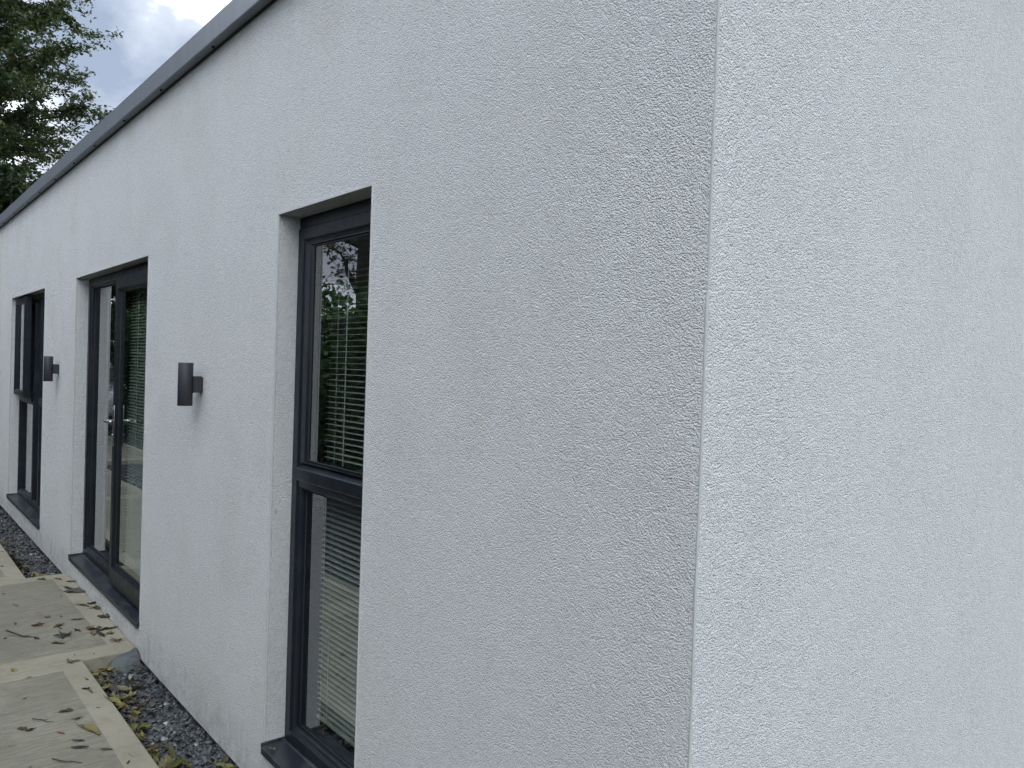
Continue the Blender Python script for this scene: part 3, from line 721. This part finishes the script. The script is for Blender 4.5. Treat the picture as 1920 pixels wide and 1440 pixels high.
# leaves one can single out on the slabs
for a in [
 (-5.408, -.381, .075, 'curl', 'red', 'rust red curled leaf alone on the middle slab', 1.2),
 (-5.128, -.290, .150, 'lobed', 'dark', 'large dark grey lobed leaf on the middle slab', .3),
 (-5.026, -.342, .075, 'scrap', 'pale', 'pale yellow green round leaf near the front edge of the middle slab', .8),
 (-5.178, -.426, .050, 'curl', 'dark', 'small black rolled leaf on the middle slab', .4),
 (-5.348, -.282, .075, 'ovate', 'brown', 'dull brown cupped leaf right of the red leaf', 2.2),
 (-5.201, -.209, .080, 'narrow', 'red', 'thin dark red leaf beside the leaf heap by the door', .2),
 (-4.876, -.060, .130, 'lobed', 'tan', 'tan brown lobed leaf against the wall at the slab corner', .6),
 (-5.035, -.062, .095, 'lobed', 'lime', 'yellow green leaf on top of the heap below the door', 1.9),
 (-5.159, -.127, .105, 'curl', 'brown', 'dark brown curled leaf at the left of the heap below the door', .9),
 (-5.101, -.136, .090, 'ovate', 'tan', 'tan leaf in the middle of the heap below the door', 2.9),
 (-5.036, -.113, .110, 'narrow', 'dark', 'narrow dark leaf at the front of the heap below the door', .2),
 (-5.124, -.076, .090, 'ovate', 'green', 'olive leaf at the back of the heap below the door', 2.1),
 (-5.114, -.027, .085, 'narrow', 'brown', 'brown pointed leaf between the heap and the wall', 1.6),
 (-5.345, -.022, .100, 'curl', 'grey', 'grey green curled leaf leaning on the wall under the door sill', 1.1),
 (-6.142, -.069, .140, 'narrow', 'dark', 'long dark leaf lying on the margin near the wall', .5),
 (-6.057, -.060, .150, 'ovate', 'grey', 'long grey green leaf beside the long dark leaf', .9),
 (-5.692, -.082, .105, 'narrow', 'brown', 'slim brown leaf on the margin under the door', .45),
 (-5.700, -.022, .065, 'curl', 'dark', 'black crumpled leaf against the wall under the side light', 1.4),
 (-5.615, -.024, .075, 'ovate', 'tan', 'tan leaf against the wall beside the black crumpled leaf', 2.0),
 (-5.577, -.020, .060, 'scrap', 'brown', 'small brown leaf scrap against the wall under the door', .4),
 (-6.464, -.087, .080, 'narrow', 'red', 'reddish leaf at the far corner of the middle slab', .55),
 (-6.353, -.020, .075, 'ovate', 'grey', 'grey leaf against the wall at the far end of the middle slab', 1.0),
 (-6.529, -.186, .070, 'ovate', 'grey', 'grey brown leaf at the far edge of the middle slab', .8),
 (-5.943, -.427, .110, 'twig', 'yellow', 'pale yellow stalk on the middle slab', .35),
 (-5.414, -.169, .080, 'narrow', 'grey', 'narrow grey leaf right of the middle of the middle slab', 1.3),
 (-5.257, -.480, .230, 'twig', 'dark', 'long thin dark twig crossing the middle slab', .75),
 (-5.571, -.306, .050, 'scrap', 'pale', 'tiny pale leaf scrap in the middle of the middle slab', .4),
 (-4.709, -.600, .050, 'scrap', 'yellow', 'orange brown leaf scrap stuck in the joint between slabs', .4),
 (-4.676, -.347, .070, 'curl', 'pale', 'pale dry leaf curled over the joint between slabs', .3),
 (-4.672, -.318, .070, 'narrow', 'pale', 'second pale dry leaf at the joint next to the gravel', 1.5),
 (-4.242, -.355, .045, 'curl', 'dark', 'small dark leaf on the trowelled margin of the near slab', .9),
 (-4.204, -.344, .050, 'narrow', 'tan', 'small tan leaf touching the dark one on the near margin', .2),
 (-4.372, -.325, .035, 'narrow', 'brown', 'tiny reddish brown leaf on the near margin', .5),
 (-4.035, -.482, .060, 'ovate', 'brown', 'reddish brown leaf on the brushed part of the near slab', 1.1),
 (-3.927, -.451, .085, 'lobed', 'pale', 'faded pale green leaf flat on the near slab', 1.1),
 (-3.761, -.440, .150, 'narrow', 'yellow', 'long pale yellow leaf with turned up edges on the near slab', .45),
 (-4.011, -.285, .135, 'narrow', 'lime', 'pale green leaf hanging over the edge of the near slab', .35),
 (-3.949, -.667, .050, 'ovate', 'brown', 'small brown leaf left of centre on the near slab', .7),
 (-3.910, -.641, .045, 'curl', 'brown', 'small curled brown leaf next to it on the near slab', 1.8),
 (-3.813, -.542, .045, 'narrow', 'red', 'small reddish leaf in front of the yellow curled leaf', .5),
 (-3.983, -.585, .110, 'twig', 'dark', 'thin bent twig on the near slab', .75),
 (-3.691, -.497, .055, 'narrow', 'dark', 'small dark pointed leaf behind another on the near slab', .9),
 (-3.619, -.505, .075, 'narrow', 'dark', 'dark narrow leaf in the lower part of the near slab', .95),
 (-3.540, -.423, .055, 'narrow', 'green', 'olive leaf near the margin low on the near slab', .95),
 (-3.523, -.572, .130, 'twig', 'brown', 'thick short brown stick at the bottom of the near slab', .95),
 (-3.422, -.352, .040, 'twig', 'brown', 'short twig on the lower margin of the near slab', .5),
]:
    o = leaf(a[0], a[1], .0, a[2], a[3], a[4], a[5], None, None, .08)
    o.rotation_euler.z = a[6]+rl.uniform(-.15, .15)
# small bits that nothing tells apart
for i in range(32):
    if i < 18: x, y = rl.uniform(-6.5, -4.7), rl.uniform(-.75, -.1)
    elif i < 28: x, y = rl.uniform(-4.6, -3.2), rl.uniform(-.95, -.32)
    else: x, y = rl.uniform(-8.2, -6.7), rl.uniform(-.6, -.3)
    leaf(x, y, 0, rl.uniform(.014, .034), rl.choice(['scrap', 'narrow', 'twig', 'curl']), rl.choice(['brown', 'dark', 'grey', 'tan', 'dark']),
         'tiny crumb of dry leaf or twig on the concrete slabs', 'tiny leaf crumbs on the slabs')
# gravel strip: singled out
for a in [(-4.300, -.159, -.066, .110, 'ovate', 'pale', 'smooth pale green leaf lying on the slate chippings', .5),
          (-4.201, -.158, -.066, .115, 'lobed', 'lime', 'yellow star shaped leaf on the chippings beside the pale green leaf', 1.0),
          (-4.262, -.116, -.068, .105, 'curl', 'brown', 'brown leaf tucked behind the yellow star shaped leaf', 1.9),
          (-4.149, -.226, -.062, .135, 'curl', 'lime', 'olive yellow curled leaf at the slab edge on the chippings', .7),
          (-4.170, -.250, -.070, .110, 'curl', 'brown', 'dark brown leaf under the olive curled leaf', 2.4),
          (-4.573, -.221, -.060, .130, 'lobed', 'yellow', 'dry yellow leaf below the slate stone', .3),
          (-4.576, -.184, -.058, .095, 'curl', 'yellow', 'second dry yellow curled leaf against the slate stone', 1.3),
          (-4.031, -.179, -.070, .055, 'scrap', 'yellow', 'small bright yellow leaf scrap on the chippings', .4),
          (-3.960, -.114, -.068, .130, 'narrow', 'pale', 'thin pale leaf lying level on the chippings', .3),
          (-3.539, -.234, -.060, .085, 'lobed', 'yellow', 'orange yellow leaf among green leaves at the slab edge', .8),
          (-3.341, -.240, -.055, .17, 'lobed', 'green', 'big olive leaf standing against the slab edge at the bottom', 1.2),
          (-3.330, -.205, -.055, .14, 'curl', 'lime', 'yellow green leaf leaning on the big olive leaf', 2.2),
          (-4.535, -.035, -.050, .075, 'ovate', 'green', 'green leaf between the slate stone and the wall', 1.6),
          (-3.22, -.030, -.062, .12, 'narrow', 'lime', 'lone yellow green leaf near the wall at the bottom', .4),
          (-3.27, .000, -.062, .09, 'curl', 'tan', 'tan curled leaf close to the wall base at the bottom', 2.5),
          (-6.80, -.10, -.062, .12, 'ovate', 'tan', 'tan leaf on the chippings just past the middle slab', .8),
          (-6.86, -.17, -.062, .13, 'curl', 'yellow', 'yellow brown curled leaf on the far chippings by the slab', .3)]:
    o = leaf(a[0], a[1], a[2], a[3], a[4], a[5], a[6], None, None, .2); o.rotation_euler.z = a[7]
CN = {'green': 'olive green', 'lime': 'yellow green', 'tan': 'tan', 'brown': 'brown', 'grey': 'grey', 'pale': 'pale green', 'yellow': 'yellow'}
KN = {'ovate': 'oval leaf', 'narrow': 'narrow leaf', 'curl': 'curled leaf', 'lobed': 'lobed leaf'}
for i in range(215):
    near = i < 150
    if near: x = rl.uniform(-4.64, -3.05); y = YP+.010+abs(rl.gauss(0, .055 if x > -4.0 else .07))
    else: x = rl.uniform(-8.3, -6.64); y = -.264+abs(rl.gauss(0, .05))*(1.6 if x > -7.1 else 1.)
    if y > -.02: continue
    kd = rl.choice(['ovate', 'narrow', 'curl', 'lobed', 'curl'])
    cl = rl.choice(['green', 'lime', 'lime', 'green', 'tan', 'brown', 'brown', 'grey', 'yellow', 'pale'] if near else ['brown', 'tan', 'lime', 'brown', 'grey', 'green'])
    leaf(x, y, -.080+rl.uniform(0, .028)-.008*(kd == 'curl'), rl.uniform(.04, .095), kd, cl,
         CN[cl]+' '+KN[kd]+(' in the litter drifted along the near slab edge' if near else ' in the brown litter beside the far slab'),
         'leaf litter along the near slab edge' if near else 'leaf litter along the far slab edge', None, .45)
leaf(-2.845, .012, SILL-.002, .032, 'curl', 'yellow', 'tiny yellow leaf on the sill of the nearest window', None, .6, .05)
leaf(-8.05, .02, SILL-.002, .05, 'twig', 'pale', 'pale sliver on the sill of the far window', None, .2, .02)

# ------------------------------------------------------------------ trees and hedge
def tree_data(seed, H, crown0, crown_r, n_prim, per_twig, leaf_l, up=.35, sag=0., trunk_r=.16, shape=lambda t: math.sin(math.pi*(.15+.8*t))**.7):
    rs = random.Random(seed); segs = []; anchors = []
    tp = [Vector((0, 0, -.3))]; nseg = 10
    for i in range(1, nseg+1):
        tp.append(Vector((rs.gauss(0, .035)*H/8, rs.gauss(0, .035)*H/8, H*i/nseg*.96))+Vector((tp[-1].x*.9, tp[-1].y*.9, 0)))
    def tr(t): return trunk_r*(1-t)**.8+.012
    for i in range(nseg): segs.append((tp[i], tp[i+1], tr(i/nseg), tr((i+1)/nseg)))
    def at(t):
        q = t*nseg; i = min(nseg-1, int(q)); return tp[i].lerp(tp[i+1], q-i)
    az = rs.uniform(0, 6)
    for k in range(n_prim):
        t = k/(n_prim-1); h = crown0+(1-crown0)*(t**.9)*.97; p = at(h); az += 2.4+rs.gauss(0, .3)
        Lp = crown_r*shape(t)*rs.uniform(.7, 1.15); el = up+.5*t+rs.gauss(0, .12)
        d = Vector((math.cos(az)*math.cos(el), math.sin(az)*math.cos(el), math.sin(el)))
        n = 6; r0 = max(.012, tr(h)*.5); pts = [p]
        for i in range(n):
            d = (d+Vector((rs.gauss(0, .12), rs.gauss(0, .12), rs.gauss(0, .09)-sag*.1))).normalized(); pts.append(pts[-1]+d*Lp/n)
        for i in range(n): segs.append((pts[i], pts[i+1], r0*(1-i/n)+.005, r0*(1-(i+1)/n)+.005))
        for i in range(1, n+1):
            for sd_ in ((-1, 1) if i < n else (0,)):
                a2 = math.atan2(d.y, d.x)+sd_*rs.uniform(.5, 1.1); e2 = rs.gauss(.12, .25); L2 = Lp*rs.uniform(.22, .42)*(1.15-.5*i/n)
                d2 = Vector((math.cos(a2)*math.cos(e2), math.sin(a2)*math.cos(e2), math.sin(e2))); q = [pts[i]]
                for j in range(3):
                    d2 = (d2+Vector((rs.gauss(0, .2), rs.gauss(0, .2), rs.gauss(0, .15)))).normalized(); q.append(q[-1]+d2*L2/3)
                for j in range(3): segs.append((q[j], q[j+1], .009-.002*j, .007-.002*j))
                for j in range(1, 4):
                    a3 = a2+rs.uniform(-1.2, 1.2); e3 = rs.gauss(.1, .35); L3 = L2*rs.uniform(.3, .6)
                    d3 = Vector((math.cos(a3)*math.cos(e3), math.sin(a3)*math.cos(e3), math.sin(e3))); e_ = q[j]+d3*L3
                    segs.append((q[j], e_, .005, .002)); anchors.append((q[j], e_)); anchors.append((q[j-1], q[j]))
    nr = np.random.RandomState(seed)
    A = np.array([list(a) for a, _ in anchors]); Bp = np.array([list(b) for _, b in anchors])
    n = len(A)*per_twig; idx = np.repeat(np.arange(len(A)), per_twig); t = nr.rand(n)[:, None]
    P = A[idx]*(1-t)+Bp[idx]*t+nr.normal(0, leaf_l*.55, (n, 3))
    return segs, P, nr
def leaves_mesh(name, P, L, mat, nr, droop=.3, flat=.6):
    n = len(P); dirv = nr.normal(0, 1, (n, 3)); dirv[:, 2] = dirv[:, 2]*.5-droop; dirv /= np.linalg.norm(dirv, axis=1)[:, None]
    up = nr.normal(0, 1-flat, (n, 3))+np.array([0, 0, 1.0])*flat*1.4; side = np.cross(dirv, up); side /= np.linalg.norm(side, axis=1)[:, None]+1e-9
    nrm = np.cross(side, dirv); l = (L*nr.uniform(.65, 1.25, n))[:, None]; w = l*nr.uniform(.22, .34, n)[:, None]; c = nr.uniform(-.02, .16, n)[:, None]
    V = np.stack([P, P+dirv*l*.5+side*w+nrm*c*l, P+dirv*l, P+dirv*l*.5-side*w+nrm*c*l], 1).reshape(-1, 3).astype(np.float32)
    F = (np.arange(n)[:, None]*4+np.array([[0, 1, 2, 0, 2, 3]])).reshape(-1).astype(np.int32)
    me = bpy.data.meshes.new(name); me.vertices.add(n*4); me.vertices.foreach_set('co', V.reshape(-1))
    me.loops.add(n*6); me.loops.foreach_set('vertex_index', F); me.polygons.add(n*2)
    me.polygons.foreach_set('loop_start', np.arange(n*2, dtype=np.int32)*3); me.polygons.foreach_set('loop_total', np.full(n*2, 3, np.int32))
    me.update(calc_edges=True); me.materials.append(mat); return me
def trunk_mesh(segs, seg=6, minr=0.):
    V, F = [], []
    for a, b, r0, r1 in segs:
        if max(r0, r1) < minr: continue
        sg = 10 if r0 > .05 else (5 if r0 > .012 else 3)
        d = (b-a).normalized(); x = d.orthogonal().normalized(); y = d.cross(x); k = len(V)
        for p, r_ in ((a, r0), (b, r1)):
            for i in range(sg):
                q = 2*math.pi*i/sg; V.append(p+(x*math.cos(q)+y*math.sin(q))*r_)
        F += [(k+i, k+(i+1) % sg, k+sg+(i+1) % sg, k+sg+i) for i in range(sg)]
    me = bpy.data.meshes.new('trunk'); me.from_pydata([tuple(v) for v in V], [], F); me.update()
    me.polygons.foreach_set('use_smooth', [True]*len(me.polygons)); me.materials.append(MBARK); return me
def plant_tree(name, loc, rz, meshes, label, cat='tree', group=None, s=1.):
    t = empty(name, loc, rz); t.scale = (s, s, s); tag(t, label, cat, group)
    link(bpy.data.objects.new('trunk', meshes[0]), t); link(bpy.data.objects.new('crown', meshes[1]), t); return t

# the tree behind the far end of the building
sg, P, nr = tree_data(21, 11.5, .16, 4.0, 90, 46, .10, .16, .1, .20)
tall = (trunk_mesh(sg), leaves_mesh('crown', P, .098, MTL, nr, .25, .55))
plant_tree('tree', (-19.5, -1.1, -.3), 1.0, tall, 'tall broadleaf tree with dark green foliage against the sky beyond the roof')
plant_tree('tree', (-25.5, -.9, -.3), 3.4, tall, 'broadleaf tree standing behind the tall one beyond the roof end', 'tree', None, 1.12)
sg, P, nr = tree_data(33, 5.6, .12, 2.3, 34, 34, .09, .2, .0, .12)
bush = (trunk_mesh(sg), leaves_mesh('crown', P, .09, MDL, nr, .2, .5))
plant_tree('bush', (-18.0, .55, -.3), 0.4, bush, 'dense dark evergreen bush low beyond the end of the roof', 'bush')
plant_tree('bush', (-21.5, 3.2, -.3), 2.4, bush, 'second dark evergreen bush behind the tall tree', 'bush', None, .8)

# trees across the path, seen mirrored in the panes
sg, P, nr = tree_data(5, 10., .34, 3.4, 22, 4, .09, .5, .0, .22)
aut = (trunk_mesh(sg), leaves_mesh('crown', P, .10, MAL, nr, .3, .5))
sg, P, nr = tree_data(8, 10.5, .38, 3.2, 22, 3, .09, .6, .0, .20)
aut2 = (trunk_mesh(sg), leaves_mesh('crown', P, .09, MTL, nr, .3, .5))
for i, (x, y, rz, s, k, lb) in enumerate([
    (-14.0, -6.2, .3, 1.0, 0, 'thin leaved autumn tree mirrored in the nearest window'),
    (-18.5, -7.4, 1.9, 1.1, 1, 'bare looking green tree mirrored beside the autumn tree'),
    (-24.0, -5.6, 4.0, 1.0, 2, 'full green tree behind the parked car mirrored in the door glass'),
    (-30.0, -6.6, 2.2, 1.15, 2, 'far green tree mirrored in the door glass'),
    (-8.0, -7.6, 3.1, 1.05, 1, 'sparse tree opposite the door beyond the hedge'),
    (-2.5, -8.2, 5.2, 1.0, 0, 'autumn tree opposite the building corner beyond the hedge')]):
    plant_tree('tree', (x, y, -.3), rz, (aut, aut2, tall)[k], lb, 'tree', 'trees beyond the hedge', s)
def hedge(x0, x1, y, h, dp, seed, n, label):
    nr = np.random.RandomState(seed); t = empty('hedge', ((x0+x1)/2, y, 0)); tag(t, label, 'hedge')
    L = x1-x0; xs_ = nr.uniform(-L/2, L/2, n); hh = h*(.86+.10*np.sin(xs_*1.7)+.06*np.sin(xs_*4.3+1))
    side_ = nr.rand(n); yy = np.where(side_ < .7, dp/2+nr.normal(0, .10, n), nr.uniform(-dp/2, dp/2, n)); zz = np.where(side_ < .7, nr.rand(n)**.8*hh, hh+nr.normal(0, .10, n))
    yy = yy+.12*np.sin(xs_*2.3)*np.sin(zz*2.9)
    P = np.stack([xs_, yy, zz-.2], 1)
    link(bpy.data.objects.new('foliage', leaves_mesh('foliage', P, .11, MHL, nr, .2, .3)), t)
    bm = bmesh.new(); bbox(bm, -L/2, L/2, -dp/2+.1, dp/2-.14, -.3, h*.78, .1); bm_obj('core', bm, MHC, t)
    return t
hedge(-20.3, 3.0, -4.1, 2.95, 1.3, 3, 62000, 'clipped green hedge across the path mirrored in the glass')
hedge(-45., -25.5, -4.6, 2.3, 1.3, 4, 16000, 'distant green hedge beyond the parked car')

# ------------------------------------------------------------------ white car at the end of the path, mirrored in the door glass
def car(loc, rz):
    c = empty('car', loc, rz); tag(c, 'white estate car parked past the path end mirrored in the door glass', 'car')
    def loft(name, st, mat):
        bm = bmesh.new(); rows = []
        for x, zb, zt, hw in st:
            rows.append([bm.verts.new(p) for p in ((x, -hw*.96, zb), (x, -hw, zb+.12), (x, -hw, zt-.16), (x, -hw*.93, zt-.03), (x, -hw*.8, zt), (x, hw*.8, zt), (x, hw*.93, zt-.03), (x, hw, zt-.16), (x, hw, zb+.12), (x, hw*.96, zb))])
        for a, b in zip(rows[:-1], rows[1:]):
            for k in range(10): f = bm.faces.new((a[k], a[(k+1) % 10], b[(k+1) % 10], b[k])); f.smooth = True
        bm.faces.new(rows[0]); bm.faces.new(rows[-1][::-1]); return bm_obj(name, bm, mat, c)
    loft('body', [(-2.3, .42, .80, .72), (-2.22, .30, .92, .84), (-1.6, .24, .98, .90), (-.6, .22, .98, .91), (.6, .22, .97, .91), (1.3, .24, .95, .90), (2.0, .26, .84, .86), (2.25, .32, .70, .76), (2.3, .4, .6, .68)], MCAR)
    loft('roof', [(-2.1, .90, 1.10, .70), (-1.85, .9, 1.46, .70), (-1.2, .9, 1.52, .70), (.1, .9, 1.50, .70), (.55, .9, 1.42, .69), (1.3, .9, 1.05, .68)], MCAR)
    for s in (-1, 1):
        for a, b in ((-1.75, -1.05), (-.98, -.12), (-.05, .75)):
            prism('side_window', [(a, 1.0), (b, 1.0), (min(b, .62), 1.40 if b < .5 else 1.36), (a+.06, 1.42)], 'y', s*.715, s*.755, MCARG, c)
    prism('windscreen', [(.62, 1.40), (1.26, 1.02), (1.30, 1.04), (.66, 1.43)], 'y', -.60, .60, MCARG, c)
    for x in (-1.4, 1.4):
        for s in (-1, 1):
            bm = bmesh.new(); cyl(bm, (x, s*.72, .33), (x, s*.915, .33), .33, None, 24); wh = bm_obj('wheel', bm, MTYRE, c)
            bm = bmesh.new(); cyl(bm, (x, s*.90, .33), (x, s*.922, .33), .21, .19, 20); bm_obj('rim', bm, MRIM, wh)
    for s in (-1, 1):
        box('tail_light', -2.315, -2.24, s*.62-.09, s*.62+.09, .72, .90, MLITE, c, .01)
        box('wing_mirror', .62, .74, s*.98-.07, s*.98+.07, .98, 1.10, MCAR, c, .02)
    return c
car((-21.6, -2.8, -.02), R(31))
